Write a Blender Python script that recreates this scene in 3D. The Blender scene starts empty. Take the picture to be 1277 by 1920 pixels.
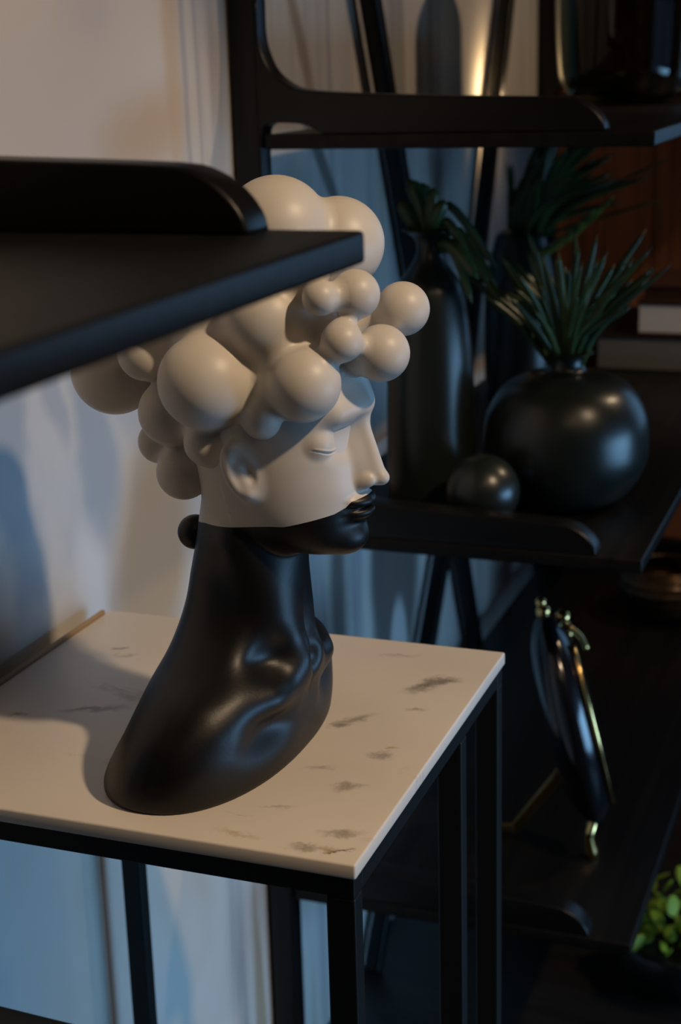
import bpy, bmesh, math, random
import numpy as np
from mathutils import Vector, Matrix

random.seed(7)
SC = bpy.context.scene
COL = SC.collection
S, H = 0.5, 1.35                      # layout unit -> metres, eye height


def W(p):
    return (S*p[0], S*p[1], S*p[2] + H)


# ------------------------------------------------------------------ camera
cam_d = bpy.data.cameras.new('camera')
cam = bpy.data.objects.new('camera', cam_d)
COL.objects.link(cam)
rt = Vector((0.93751168, 0.34685935, -0.02757612))
up = Vector((-0.07319164, 0.27406319, 0.9589225))
fw = Vector((-0.34016883, 0.8969827, -0.28232465))
M4 = Matrix((rt, up, -fw)).transposed().to_4x4()
M4.translation = (0, 0, H)
cam.matrix_world = M4
cam_d.sensor_fit = 'VERTICAL'
cam_d.sensor_height = 36.0
cam_d.lens = 36.0*2870.84/1920
cam_d.clip_start = 0.02
cam_d.dof.use_dof = True
cam_d.dof.focus_distance = 1.09
cam_d.dof.aperture_fstop = 7.0
SC.camera = cam

# ------------------------------------------------------------------ light
SC.view_settings.view_transform = 'Standard'
SC.view_settings.look = 'None'
SC.view_settings.gamma = 1.0
SC.view_settings.use_curve_mapping = False
SC.view_settings.exposure = 0.0

wd = bpy.data.worlds.new('sky')
SC.world = wd
wd.use_nodes = True
wd.node_tree.nodes['Background'].inputs[0].default_value = (0.25, 0.5, 1.0, 1)
wd.node_tree.nodes['Background'].inputs[1].default_value = 0.2


def lamp(name, kind, loc, target, energy, color, **kw):
    d = bpy.data.lights.new(name, kind)
    d.energy = energy
    d.color = color
    for k, v in kw.items():
        setattr(d, k, v)
    o = bpy.data.objects.new(name, d)
    COL.objects.link(o)
    o.location = W(loc)
    o.rotation_euler = (Vector(W(target)) - Vector(W(loc))).to_track_quat('-Z', 'Y').to_euler()
    return o


WARM = (1.0, 0.725, 0.465)
COOL = (0.29, 0.61, 1.0)
lamp('warm_spot', 'SPOT', (2.1, 1.35, 2.38), (-1.0, 1.85, -0.75), 103, WARM,
     shadow_soft_size=0.05, spot_size=math.radians(44), spot_blend=0.35)
lamp('warm_spot', 'SPOT', (2.25, 5.2, 2.35), (-1.3, 4.7, -0.6), 52, WARM,
     shadow_soft_size=0.03, spot_size=math.radians(52), spot_blend=0.5)
lamp('warm_spot', 'SPOT', (1.6, 2.9, 2.40), (-0.70, 5.2, -0.85), 42, WARM,  # extra unseen spot, added to brighten the books
     shadow_soft_size=0.03, spot_size=math.radians(26), spot_blend=0.5)
lamp('room_fill', 'AREA', (0.9, -0.6, 2.5), (0.2, 0.4, -2.0), 3, WARM,  # unseen warm overhead fill, added to lift the shaded sides
     shape='RECTANGLE', size=0.8, size_y=0.8)
lamp('window_daylight', 'AREA', (3.3, 3.3, -1.6), (-1.45, 3.0, -1.95), 5.8, COOL,
     shape='RECTANGLE', size=1.5, size_y=0.7, spread=math.radians(66))
lamp('rear_window_daylight', 'AREA', (1.5, 6.42, -0.15), (0.2, 2.0, -0.6), 1.25, COOL,
     shape='RECTANGLE', size=1.0, size_y=0.95, spread=math.radians(110))


# ------------------------------------------------------------------ helpers
def nt(mat):
    return mat.node_tree.nodes, mat.node_tree.links


def mat(name, color, rough=0.5, metal=0.0, spec=0.5, coat=0.0, noise=None, bump=None):
    m = bpy.data.materials.new(name)
    m.use_nodes = True
    n, l = nt(m)
    b = n['Principled BSDF']
    b.inputs['Base Color'].default_value = (*color, 1)
    b.inputs['Roughness'].default_value = rough
    b.inputs['Metallic'].default_value = metal
    b.inputs['Specular IOR Level'].default_value = spec
    b.inputs['Coat Weight'].default_value = coat
    tc = n.new('ShaderNodeTexCoord')
    if noise:                                       # (scale vector, colour 2, detail)
        mp = n.new('ShaderNodeMapping')
        mp.inputs['Scale'].default_value = noise[0]
        tx = n.new('ShaderNodeTexNoise')
        tx.inputs['Scale'].default_value = 1.0
        tx.inputs['Detail'].default_value = noise[2]
        rp = n.new('ShaderNodeValToRGB')
        rp.color_ramp.elements[0].position = 0.35
        rp.color_ramp.elements[1].position = 0.68
        rp.color_ramp.elements[0].color = (*color, 1)
        rp.color_ramp.elements[1].color = (*noise[1], 1)
        l.new(tc.outputs['Object'], mp.inputs['Vector'])
        l.new(mp.outputs[0], tx.inputs['Vector'])
        l.new(tx.outputs['Fac'], rp.inputs['Fac'])
        l.new(rp.outputs['Color'], b.inputs['Base Color'])
    if bump:
        t2 = n.new('ShaderNodeTexNoise')
        t2.inputs['Scale'].default_value = bump[0]
        t2.inputs['Detail'].default_value = 4
        bp = n.new('ShaderNodeBump')
        bp.inputs['Strength'].default_value = bump[1]
        bp.inputs['Distance'].default_value = 0.002
        l.new(tc.outputs['Object'], t2.inputs['Vector'])
        l.new(t2.outputs['Fac'], bp.inputs['Height'])
        l.new(bp.outputs['Normal'], b.inputs['Normal'])
    return m


def marble_mat():
    m = mat('marble', (0.78, 0.73, 0.67), 0.38)
    n, l = nt(m)
    b = n['Principled BSDF']
    tc = n.new('ShaderNodeTexCoord')
    mp = n.new('ShaderNodeMapping')
    mp.inputs['Rotation'].default_value = (0, 0, math.radians(-24))
    mp.inputs['Scale'].default_value = (10, 20, 10)
    l.new(tc.outputs['Object'], mp.inputs['Vector'])
    n1 = n.new('ShaderNodeTexNoise')
    n1.inputs['Scale'].default_value = 1.0
    n1.inputs['Detail'].default_value = 7
    n1.inputs['Roughness'].default_value = 0.62
    n1.inputs['Distortion'].default_value = 0.6
    l.new(mp.outputs[0], n1.inputs['Vector'])
    r1 = n.new('ShaderNodeValToRGB')
    e = r1.color_ramp.elements
    e[0].position, e[0].color = 0.0, (0.84, 0.78, 0.70, 1)
    e[1].position, e[1].color = 1.0, (0.16, 0.12, 0.09, 1)
    x = e.new(0.63); x.color = (0.83, 0.77, 0.69, 1)
    x = e.new(0.69); x.color = (0.60, 0.53, 0.46, 1)
    x = e.new(0.76); x.color = (0.30, 0.24, 0.20, 1)
    l.new(n1.outputs['Fac'], r1.inputs['Fac'])
    n2 = n.new('ShaderNodeTexNoise')
    n2.inputs['Scale'].default_value = 5.0
    n2.inputs['Detail'].default_value = 5
    l.new(tc.outputs['Object'], n2.inputs['Vector'])
    r2 = n.new('ShaderNodeValToRGB')
    r2.color_ramp.elements[0].position = 0.3
    r2.color_ramp.elements[0].color = (0.86, 0.86, 0.87, 1)
    r2.color_ramp.elements[1].position = 0.7
    r2.color_ramp.elements[1].color = (1, 1, 1, 1)
    l.new(n2.outputs['Fac'], r2.inputs['Fac'])
    mx = n.new('ShaderNodeMix')
    mx.data_type = 'RGBA'
    mx.blend_type = 'MULTIPLY'
    mx.inputs['Factor'].default_value = 1.0
    l.new(r1.outputs['Color'], mx.inputs['A'])
    l.new(r2.outputs['Color'], mx.inputs['B'])
    col = mx.outputs['Result']
    wob = n.new('ShaderNodeTexNoise')
    wob.inputs['Scale'].default_value = 55.0
    wob.inputs['Detail'].default_value = 6.0
    wob.inputs['Roughness'].default_value = 0.7
    l.new(tc.outputs['Object'], wob.inputs['Vector'])
    for px, py, rx, ry, lean, c, st in STAINS:
        o1 = n.new('ShaderNodeVectorMath')
        o1.operation = 'MULTIPLY_ADD'
        l.new(wob.outputs['Color'], o1.inputs[0])
        o1.inputs[1].default_value = (0.034, 0.034, 0)
        l.new(tc.outputs['Object'], o1.inputs[2])
        o2 = n.new('ShaderNodeMapping')
        o2.vector_type = 'TEXTURE'
        o2.inputs['Location'].default_value = (px*S + 0.017, py*S + 0.017, 0)
        o2.inputs['Rotation'].default_value = (0, 0, lean)
        o2.inputs['Scale'].default_value = (rx*S, ry*S, 1e6)
        l.new(o1.outputs[0], o2.inputs['Vector'])
        ln = n.new('ShaderNodeVectorMath')
        ln.operation = 'LENGTH'
        l.new(o2.outputs[0], ln.inputs[0])
        m2 = n.new('ShaderNodeMapRange')
        m2.interpolation_type = 'SMOOTHSTEP'
        m2.inputs['From Min'].default_value = 1.9
        m2.inputs['From Max'].default_value = 0.0
        m2.inputs['To Max'].default_value = st
        l.new(ln.outputs['Value'], m2.inputs['Value'])
        m3 = n.new('ShaderNodeMix')
        m3.data_type = 'RGBA'
        l.new(m2.outputs['Result'], m3.inputs['Factor'])
        l.new(col, m3.inputs['A'])
        m3.inputs['B'].default_value = (*c, 1)
        col = m3.outputs['Result']
    l.new(col, b.inputs['Base Color'])
    return m


GR, BR, OC = (0.16, 0.13, 0.105), (0.10, 0.05, 0.03), (0.42, 0.27, 0.10)
STAINS = [  # x, y, half sizes, lean, colour, strength
    (-0.711, 2.256, 0.012, 0.034, -0.5, GR, 0.85), (-0.690, 2.285, 0.020, 0.010, 0.2, GR, 0.7),
    (-1.215, 2.005, 0.026, 0.010, 0.3, GR, 0.8), (-1.180, 2.02, 0.030, 0.012, 0.4, GR, 0.6),
    (-1.288, 2.261, 0.012, 0.006, 0.3, BR, 0.9), (-1.262, 2.235, 0.018, 0.006, 0.3, GR, 0.5),
    (-0.792, 2.065, 0.016, 0.010, 0.6, GR, 0.75), (-0.778, 2.095, 0.024, 0.008, 0.7, GR, 0.6),
    (-0.695, 1.982, 0.013, 0.012, 0.4, GR, 0.6), (-0.690, 2.016, 0.007, 0.007, 0.0, OC, 0.7),
    (-0.708, 1.868, 0.020, 0.010, 0.4, GR, 0.6), (-0.655, 1.692, 0.012, 0.004, 0.5, BR, 0.95),
    (-0.672, 1.690, 0.012, 0.005, 0.3, OC, 0.7), (-0.705, 1.687, 0.018, 0.008, 0.2, GR, 0.6),
    (-0.668, 1.737, 0.022, 0.008, 0.4, GR, 0.6), (-1.312, 1.951, 0.014, 0.006, 0.3, BR, 0.7),
    (-1.057, 1.850, 0.024, 0.010, 0.4, GR, 0.5), (-0.770, 1.914, 0.016, 0.006, 0.5, GR, 0.4),
    (-0.699, 2.158, 0.012, 0.006, 0.4, BR, 0.5), (-0.784, 1.783, 0.018, 0.005, 0.4, GR, 0.4),
    (-0.804, 1.695, 0.026, 0.006, 0.1, OC, 0.4), (-0.95, 2.33, 0.020, 0.008, 0.4, GR, 0.5), (-0.80, 2.37, 0.022, 0.007, 0.3, GR, 0.4)]


def mural_mat():
    """painted wall: pale ground, soft cloudy washes, drawn-out upright streaks towards the back"""
    m = mat('mural_paint', (0.62, 0.58, 0.54), 0.6)
    n, l = nt(m)
    b = n['Principled BSDF']
    tc = n.new('ShaderNodeTexCoord')
    sp = n.new('ShaderNodeSeparateXYZ')
    l.new(tc.outputs['Object'], sp.inputs[0])

    def noise(scale, detail, dist=0.0):
        mp = n.new('ShaderNodeMapping')
        mp.inputs['Scale'].default_value = scale
        l.new(tc.outputs['Object'], mp.inputs['Vector'])
        t = n.new('ShaderNodeTexNoise')
        t.inputs['Scale'].default_value = 1.0
        t.inputs['Detail'].default_value = detail
        t.inputs['Distortion'].default_value = dist
        l.new(mp.outputs[0], t.inputs['Vector'])
        return t.outputs['Fac']

    def ramp(fac, stops):
        r = n.new('ShaderNodeValToRGB')
        e = r.color_ramp.elements
        e[0].position, e[0].color = stops[0][0], (*stops[0][1], 1)
        e[1].position, e[1].color = stops[-1][0], (*stops[-1][1], 1)
        for p, c in stops[1:-1]:
            q = e.new(p)
            q.color = (*c, 1)
        l.new(fac, r.inputs['Fac'])
        return r.outputs['Color']

    def mix(fac, a, c):
        mx = n.new('ShaderNodeMix')
        mx.data_type = 'RGBA'
        if isinstance(fac, float):
            mx.inputs['Factor'].default_value = fac
        else:
            l.new(fac, mx.inputs['Factor'])
        l.new(a, mx.inputs['A'])
        if isinstance(c, tuple):
            mx.inputs['B'].default_value = (*c, 1)
        else:
            l.new(c, mx.inputs['B'])
        return mx.outputs['Result']

    cloud = ramp(noise((1, 5.5, 4.5), 3, 0.4),
                 [(0.30, (0.52, 0.465, 0.40)), (0.48, (0.585, 0.545, 0.50)), (0.62, (0.575, 0.555, 0.535)), (0.78, (0.48, 0.485, 0.505))])
    streak = ramp(noise((1, 20, 1.0), 5, 0.5),
                  [(0.28, (0.26, 0.26, 0.28)), (0.44, (0.47, 0.44, 0.41)), (0.60, (0.53, 0.50, 0.46)), (0.75, (0.34, 0.27, 0.19))])
    mr = n.new('ShaderNodeMapRange')
    mr.interpolation_type = 'SMOOTHSTEP'
    mr.inputs['From Min'].default_value = 1.465
    mr.inputs['From Max'].default_value = 1.49
    l.new(sp.outputs['Y'], mr.inputs['Value'])
    col = mix(mr.outputs['Result'], cloud, streak)
    # soft-edged colour patches: (y, z), half sizes, lean, colour, strength, softness
    wob = n.new('ShaderNodeTexNoise')
    wob.inputs['Scale'].default_value = 9.0
    wob.inputs['Detail'].default_value = 3.0
    l.new(tc.outputs['Object'], wob.inputs['Vector'])
    for (py, pz), (ry, rz), lean, c, st, soft, wb in PATCHES:
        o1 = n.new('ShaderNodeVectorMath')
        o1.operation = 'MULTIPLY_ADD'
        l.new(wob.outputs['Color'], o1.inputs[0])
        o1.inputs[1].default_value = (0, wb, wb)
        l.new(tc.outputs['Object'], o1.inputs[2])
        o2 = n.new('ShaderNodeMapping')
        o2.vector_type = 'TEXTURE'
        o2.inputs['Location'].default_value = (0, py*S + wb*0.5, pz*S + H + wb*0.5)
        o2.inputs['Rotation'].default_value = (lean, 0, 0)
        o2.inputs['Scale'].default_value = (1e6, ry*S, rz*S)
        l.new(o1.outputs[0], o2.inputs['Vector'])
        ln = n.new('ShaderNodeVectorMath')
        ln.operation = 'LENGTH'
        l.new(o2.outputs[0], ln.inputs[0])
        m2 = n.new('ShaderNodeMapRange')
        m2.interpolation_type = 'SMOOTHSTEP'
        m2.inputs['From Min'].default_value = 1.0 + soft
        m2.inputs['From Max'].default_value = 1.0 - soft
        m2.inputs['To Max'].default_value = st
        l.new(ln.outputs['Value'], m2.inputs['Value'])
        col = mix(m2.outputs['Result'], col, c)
    l.new(col, b.inputs['Base Color'])
    return m


TAN, BLU, OCH, DARK, PAL = (0.44, 0.29, 0.165), (0.30, 0.345, 0.40), (0.48, 0.33, 0.19), (0.09, 0.075, 0.065), (0.66, 0.66, 0.66)
PATCHES = [
    ((2.20, 0.12), (0.80, 0.42), 0.0, (0.56, 0.475, 0.40), 0.85, 0.5, 0.10),
    ((2.72, -0.97), (0.18, 0.30), -0.30, TAN, 0.95, 0.5, 0.05),
    ((2.12, -1.00), (0.07, 0.06), 0.0, TAN, 0.7, 0.6, 0.03),
    ((2.22, -0.66), (0.06, 0.20), 0.1, BLU, 0.8, 0.45, 0.08),
    ((2.23, -0.92), (0.05, 0.09), 0.0, BLU, 0.7, 0.4, 0.05),
    ((2.50, -0.68), (0.07, 0.19), 0.2, BLU, 0.8, 0.45, 0.08),
    ((2.36, -0.58), (0.03, 0.10), 0.3, BLU, 0.6, 0.5, 0.06),
    ((2.66, -0.62), (0.08, 0.10), 0.6, BLU, 0.5, 0.6, 0.06),
    ((2.45, -0.95), (0.06, 0.12), 0.0, PAL, 0.7, 0.6, 0.05),
    ((2.25, -1.02), (0.10, 0.08), 0.0, PAL, 0.6, 0.6, 0.05),
    ((2.80, -0.12), (0.17, 0.07), 0.15, OCH, 0.7, 0.7, 0.03),
    ((2.93, 0.15), (0.035, 0.42), 0.0, OCH, 0.65, 0.6, 0.02),
    ((2.60, 0.12), (0.10, 0.07), 0.2, BLU, 0.25, 0.7, 0.06),
    ((2.985, 0.10), (0.012, 0.55), 0.02, (0.30, 0.29, 0.31), 0.7, 0.6, 0.01),
    ((3.045, 0.10), (0.008, 0.55), 0.02, (0.30, 0.28, 0.29), 0.6, 0.6, 0.01),
    ((3.13, -0.02), (0.030, 0.20), 0.1, (0.27, 0.25, 0.25), 0.5, 0.8, 0.03),
    ((3.64, 0.05), (0.030, 0.20), 0.45, (0.24, 0.17, 0.10), 0.8, 0.6, 0.01),
    ((3.77, -0.26), (0.028, 0.20), 0.75, DARK, 0.85, 0.5, 0.01),
    ((3.79, -1.45), (0.055, 0.42), 0.0, DARK, 0.85, 0.6, 0.02),  # dark upright patch below the middle shelf
    ((4.29, -1.50), (0.23, 0.42), 0.05, DARK, 0.92, 0.2, 0.02),  # broad dark patch further along, same height
    ((4.31, -1.82), (0.085, 0.19), 0.0, (0.50, 0.48, 0.46), 0.95, 0.2, 0.01),  # paler oval inside the broad dark patch
    ((4.40, 0.10), (0.05, 0.50), 0.05, (0.20, 0.20, 0.22), 0.6, 0.7, 0.03),
    ((4.72, 0.05), (0.04, 0.50), 0.05, (0.22, 0.17, 0.11), 0.7, 0.6, 0.03),
]


def wood_mat(name, c1, c2, rough, scale=(3, 60, 60)):
    m = mat(name, c1, rough, noise=(scale, c2, 5))
    return m


M = {
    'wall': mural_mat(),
    'plain': mat('plain_plaster', (0.10, 0.09, 0.08), 0.7, bump=(60, 0.1)),
    'panel': wood_mat('walnut_panel', (0.28, 0.10, 0.036), (0.15, 0.052, 0.019), 0.45, (40, 40, 2.2)),
    'floor': wood_mat('dark_floor', (0.012, 0.010, 0.009), (0.025, 0.02, 0.017), 0.4, (4, 50, 4)),
    'black': mat('black_lacquer', (0.0035, 0.0035, 0.004), 0.36, spec=0.3, bump=(250, 0.03)),
    'blackwood': mat('black_stained_ash', (0.004, 0.004, 0.0042), 0.42, spec=0.17, noise=((60, 3, 60), (0.0085, 0.008, 0.0075), 6), bump=(90, 0.12)),
    'metal': mat('black_powder_coat', (0.006, 0.006, 0.0065), 0.5, spec=0.28, bump=(600, 0.08)),
    'marble': marble_mat(),
    'tan': mat('tan_edge', (0.42, 0.29, 0.16), 0.5, noise=((30, 30, 30), (0.36, 0.24, 0.13), 3)),
    'white': mat('white_glaze', (0.69, 0.65, 0.60), 0.43, noise=((14, 14, 14), (0.665, 0.625, 0.575), 4), bump=(70, 0.05)),
    'ink': mat('black_glaze', (0.0055, 0.005, 0.005), 0.42, spec=0.4, bump=(300, 0.05)),
    'vase': mat('dark_green_ceramic', (0.009, 0.0125, 0.0105), 0.31, bump=(200, 0.04)),
    'leafdark': mat('leaf_dark', (0.026, 0.055, 0.018), 0.36, noise=((40, 40, 40), (0.055, 0.085, 0.022), 3)),
    'leafteal': mat('leaf_bluish', (0.024, 0.055, 0.036), 0.36, noise=((40, 40, 40), (0.05, 0.08, 0.03), 3)),
    'leafpale': mat('leaf_variegated', (0.22, 0.25, 0.05), 0.4, noise=((60, 60, 60), (0.035, 0.06, 0.012), 3)),
    'moss': mat('bright_moss', (0.20, 0.34, 0.012), 0.6, noise=((50, 50, 50), (0.34, 0.42, 0.02), 3)),
    'gold': mat('polished_brass', (0.80, 0.52, 0.20), 0.16, 1.0),
    'brass': mat('dull_brass', (0.48, 0.31, 0.11), 0.35, 1.0),
    'gloss': mat('black_enamel', (0.006, 0.006, 0.008), 0.14),
    'paper': mat('book_pages', (0.80, 0.75, 0.70), 0.8, noise=((4, 4, 400), (0.70, 0.65, 0.60), 2)),
    'greypaper': mat('grey_pages', (0.20, 0.18, 0.165), 0.8, noise=((4, 4, 400), (0.16, 0.145, 0.13), 2)),
    'cover': mat('dark_red_cover', (0.035, 0.012, 0.008), 0.5),
    'darkcover': mat('black_cover', (0.012, 0.010, 0.009), 0.5),
    'bronze': mat('swirled_bronze', (0.10, 0.052, 0.022), 0.25, 0.6, noise=((9, 9, 30), (0.02, 0.012, 0.008), 5)),
}


def smoke_glass():
    m = bpy.data.materials.new('smoked_glass')
    m.use_nodes = True
    b = m.node_tree.nodes['Principled BSDF']
    b.inputs['Base Color'].default_value = (0.33, 0.36, 0.30, 1)
    b.inputs['Roughness'].default_value = 0.02
    b.inputs['Transmission Weight'].default_value = 1.0
    b.inputs['IOR'].default_value = 1.45
    return m


M['glass'] = smoke_glass()


def mobj(name, bm, m, parent=None, smooth=True, loc=None):
    me = bpy.data.meshes.new(name)
    bm.normal_update()
    bm.to_mesh(me)
    bm.free()
    return oobj(name, me, m, parent, smooth)


def oobj(name, me, m, parent=None, smooth=True):
    o = bpy.data.objects.new(name, me)
    COL.objects.link(o)
    if m is not None and not me.materials:
        me.materials.append(m)
    if smooth:
        me.shade_smooth()
    if parent is not None:
        o.parent = parent
        o.matrix_parent_inverse = Matrix.Translation(-parent.location) if parent.parent is None else parent.matrix_parent_inverse.copy()
    return o


def thing(name, loc, label, cat, group=None):
    o = bpy.data.objects.new(name, None)
    o.empty_display_size = 0.05
    COL.objects.link(o)
    o.location = loc
    o['label'] = label
    o['category'] = cat
    if group:
        o['group'] = group
    return o


def sub(name, bm, m, part, smooth=True):
    """a piece of a part (thing > part > sub-part); all meshes carry world coordinates"""
    o = mobj(name, bm, m, None, smooth)
    o.parent = part
    o.matrix_parent_inverse = Matrix.Translation(-part.parent.location) @ Matrix.Translation(part.parent.location)
    return o


def box(bm, a, b, bev=0.0, seg=2):
    """box between corners a and b given in layout units"""
    a, b = Vector(W(a)), Vector(W(b))
    lo = Vector((min(a[i], b[i]) for i in range(3)))
    hi = Vector((max(a[i], b[i]) for i in range(3)))
    r = bmesh.ops.create_cube(bm, size=1.0)
    vs = r['verts']
    bmesh.ops.scale(bm, vec=hi-lo, verts=vs)
    bmesh.ops.translate(bm, vec=(lo+hi)/2, verts=vs)
    if bev:
        es = list({e for v in vs for e in v.link_edges})
        bmesh.ops.bevel(bm, geom=es, offset=bev*S, segments=seg, affect='EDGES', profile=0.5)
    return bm


def boxo(name, a, b, m, parent=None, bev=0.004, smooth=False):
    bm = bmesh.new()
    box(bm, a, b, bev)
    return mobj(name, bm, m, parent, smooth)


def bar(bm, p, q, w, d, side=(1, 0, 0), bev=0.0):
    """square bar from p to q (layout units)"""
    p, q = Vector(W(p)), Vector(W(q))
    ax = (q-p).normalized()
    s = Vector(side)
    s = (s - ax*s.dot(ax)).normalized()
    t = ax.cross(s)
    vs = []
    for c in (p, q):
        for i, j in ((-1, -1), (1, -1), (1, 1), (-1, 1)):
            vs.append(bm.verts.new(c + s*i*w*S/2 + t*j*d*S/2))
    fs = [bm.faces.new(vs[0:4][::-1]), bm.faces.new(vs[4:8])]
    for i in range(4):
        j = (i+1) % 4
        fs.append(bm.faces.new((vs[i], vs[j], vs[4+j], vs[4+i])))
    if bev:
        es = list({e for f in fs for e in f.edges})
        bmesh.ops.bevel(bm, geom=es, offset=bev*S, segments=3, affect='EDGES', profile=0.5)
    return bm


def lathe(bm, c, prof, n=48, cap=True):
    """prof: list of (radius, z) in layout units, c: (x, y)"""
    rings = []
    for r, z in prof:
        ring = []
        for k in range(n):
            a = 2*math.pi*k/n
            ring.append(bm.verts.new(W((c[0]+r*math.cos(a), c[1]+r*math.sin(a), z))))
        rings.append(ring)
    for a, b in zip(rings, rings[1:]):
        for k in range(n):
            bm.faces.new((a[k], a[(k+1) % n], b[(k+1) % n], b[k]))
    if cap:
        bm.faces.new(rings[0][::-1])
        bm.faces.new(rings[-1])
    return bm


def spline(pts, n):
    """Catmull-Rom through pts, n samples per span"""
    P = [np.array(p, float) for p in pts]
    P = [2*P[0]-P[1]] + P + [2*P[-1]-P[-2]]
    out = []
    for i in range(1, len(P)-2):
        for k in range(n):
            t = k/n
            a, b, c, d = P[i-1], P[i], P[i+1], P[i+2]
            out.append(0.5*((2*b) + (-a+c)*t + (2*a-5*b+4*c-d)*t*t + (-a+3*b-3*c+d)*t**3))
    out.append(P[-2])
    return out


def tube(bm, pts, rad, n=10):
    """round tube through layout points; rad number or list"""
    pts = [Vector(W(p)) for p in pts]
    rads = rad if isinstance(rad, (list, tuple)) else [rad]*len(pts)
    prev = None
    rings = []
    ref = Vector((0.13, 0.21, 0.97))
    for i, p in enumerate(pts):
        ax = (pts[min(i+1, len(pts)-1)] - pts[max(i-1, 0)]).normalized()
        s = ax.cross(ref)
        if s.length < 1e-3:
            s = ax.cross(Vector((1, 0, 0)))
        s.normalize()
        t = ax.cross(s)
        ring = [bm.verts.new(p + (s*math.cos(2*math.pi*k/n) + t*math.sin(2*math.pi*k/n))*rads[i]*S) for k in range(n)]
        rings.append(ring)
    for a, b in zip(rings, rings[1:]):
        for k in range(n):
            bm.faces.new((a[k], a[(k+1) % n], b[(k+1) % n], b[k]))
    bm.faces.new(rings[0][::-1])
    bm.faces.new(rings[-1])
    return bm


def ball(bm, c, r, sub_=4, scale=(1, 1, 1), rot=None):
    q = bmesh.ops.create_icosphere(bm, subdivisions=sub_, radius=r*S)
    vs = q['verts']
    bmesh.ops.scale(bm, vec=scale, verts=vs)
    if rot is not None:
        bmesh.ops.rotate(bm, cent=(0, 0, 0), matrix=rot, verts=vs)
    bmesh.ops.translate(bm, vec=W(c), verts=vs)
    return bm


def plate(bm, poly, y0, y1, bev=0.008, seg=3):
    """polygon in the X-Z plane (layout units) given thickness along Y, edges rounded"""
    v = [bm.verts.new(W((x, y0, z))) for x, z in poly]
    f = bm.faces.new(v)
    r = bmesh.ops.extrude_face_region(bm, geom=[f])
    nv = [g for g in r['geom'] if isinstance(g, bmesh.types.BMVert)]
    bmesh.ops.translate(bm, vec=(0, (y1-y0)*S, 0), verts=nv)
    bmesh.ops.recalc_face_normals(bm, faces=bm.faces)
    if bev:
        es = [e for e in bm.edges if len(e.link_faces) == 2 and
              sum(1 for fc in e.link_faces if len(fc.verts) > 4 or abs(fc.normal.y) > 0.9) == 1]
        bmesh.ops.bevel(bm, geom=es, offset=bev*S, segments=seg, affect='EDGES', profile=0.5, clamp_overlap=True)
    return bm


# ------------------------------------------------------------------ setting
XW, YB, XR, YF, ZF, ZC = -1.45, 6.50, 3.4, -2.6, -2.7, 2.6


def setting(name, a, b, m):
    o = boxo(name, a, b, m, None, 0.0)
    o['kind'] = 'structure'
    return o


setting('floor', (XW-0.2, YF-0.2, ZF-0.1), (XR+0.2, YB+0.2, ZF), M['floor'])
setting('ceiling', (XW-0.2, YF-0.2, ZC), (XR+0.2, YB+0.2, ZC+0.1), M['plain'])
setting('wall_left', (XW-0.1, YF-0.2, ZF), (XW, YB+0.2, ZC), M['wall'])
bm = bmesh.new()                                   # rear wall of walnut boards with a window to the right
BX0, BX1, BZ0, BZ1 = 0.4, 2.6, -1.2, 0.9
for a, b in (((XW, YB+0.02, ZF), (BX0, YB+0.1, ZC)), ((BX1, YB+0.02, ZF), (XR, YB+0.1, ZC)),
             ((BX0, YB+0.02, ZF), (BX1, YB+0.1, BZ0)), ((BX0, YB+0.02, BZ1), (BX1, YB+0.1, ZC))):
    box(bm, a, b)
wb = mobj('wall_back', bm, M['panel'], None, False)
wb['kind'] = 'structure'
for k in range(9):                                 # upright boards with open joints
    x0 = XW + 0.205*k
    bm = bmesh.new()
    box(bm, (x0+0.003, YB, ZF), (min(x0+0.202, BX0-0.04), YB+0.02, ZC), 0.003, 1)
    o = mobj('board', bm, M['panel'], None, False)
    o.parent = wb
bm = bmesh.new()
for a, b in (((BX0-0.05, YB-0.01, BZ0-0.05), (BX0, YB+0.1, BZ1+0.05)), ((BX1, YB-0.01, BZ0-0.05), (BX1+0.05, YB+0.1, BZ1+0.05)),
             ((BX0, YB-0.01, BZ0-0.05), (BX1, YB+0.1, BZ0)), ((BX0, YB-0.01, BZ1), (BX1, YB+0.1, BZ1+0.05))):
    box(bm, a, b)
o = mobj('window_2', bm, M['black'], None, False)
o['kind'] = 'structure'
setting('wall_front', (XW, YF-0.1, ZF), (XR, YF, ZC), M['plain'])
bm = bmesh.new()                                   # right wall with the window opening
WY0, WY1, WZ0, WZ1 = 1.7, 4.9, -2.5, 0.2
box(bm, (XR, YF, ZF), (XR+0.1, WY0, ZC))
box(bm, (XR, WY1, ZF), (XR+0.1, YB, ZC))
box(bm, (XR, WY0, ZF), (XR+0.1, WY1, WZ0))
box(bm, (XR, WY0, WZ1), (XR+0.1, WY1, ZC))
o = mobj('wall_right', bm, M['plain'], None, False)
o['kind'] = 'structure'
bm = bmesh.new()
for a, b in (((XR, WY0, WZ0), (XR+0.1, WY0+0.06, WZ1)), ((XR, WY1-0.06, WZ0), (XR+0.1, WY1, WZ1)),
             ((XR, WY0, WZ0), (XR+0.1, WY1, WZ0+0.06)), ((XR, WY0, WZ1-0.06), (XR+0.1, WY1, WZ1)),
             ((XR+0.03, 3.27, WZ0), (XR+0.07, 3.33, WZ1))):
    box(bm, a, b)
o = mobj('window_1', bm, M['black'], None, False)
o['kind'] = 'structure'


# ------------------------------------------------------------------ sculpture: distance field -> mesh
def smin(a, b, k):
    h = np.maximum(k - np.abs(a-b), 0)/k
    return np.minimum(a, b) - h*h*k*0.25


def smax(a, b, k):
    return -smin(-a, -b, k)


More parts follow.
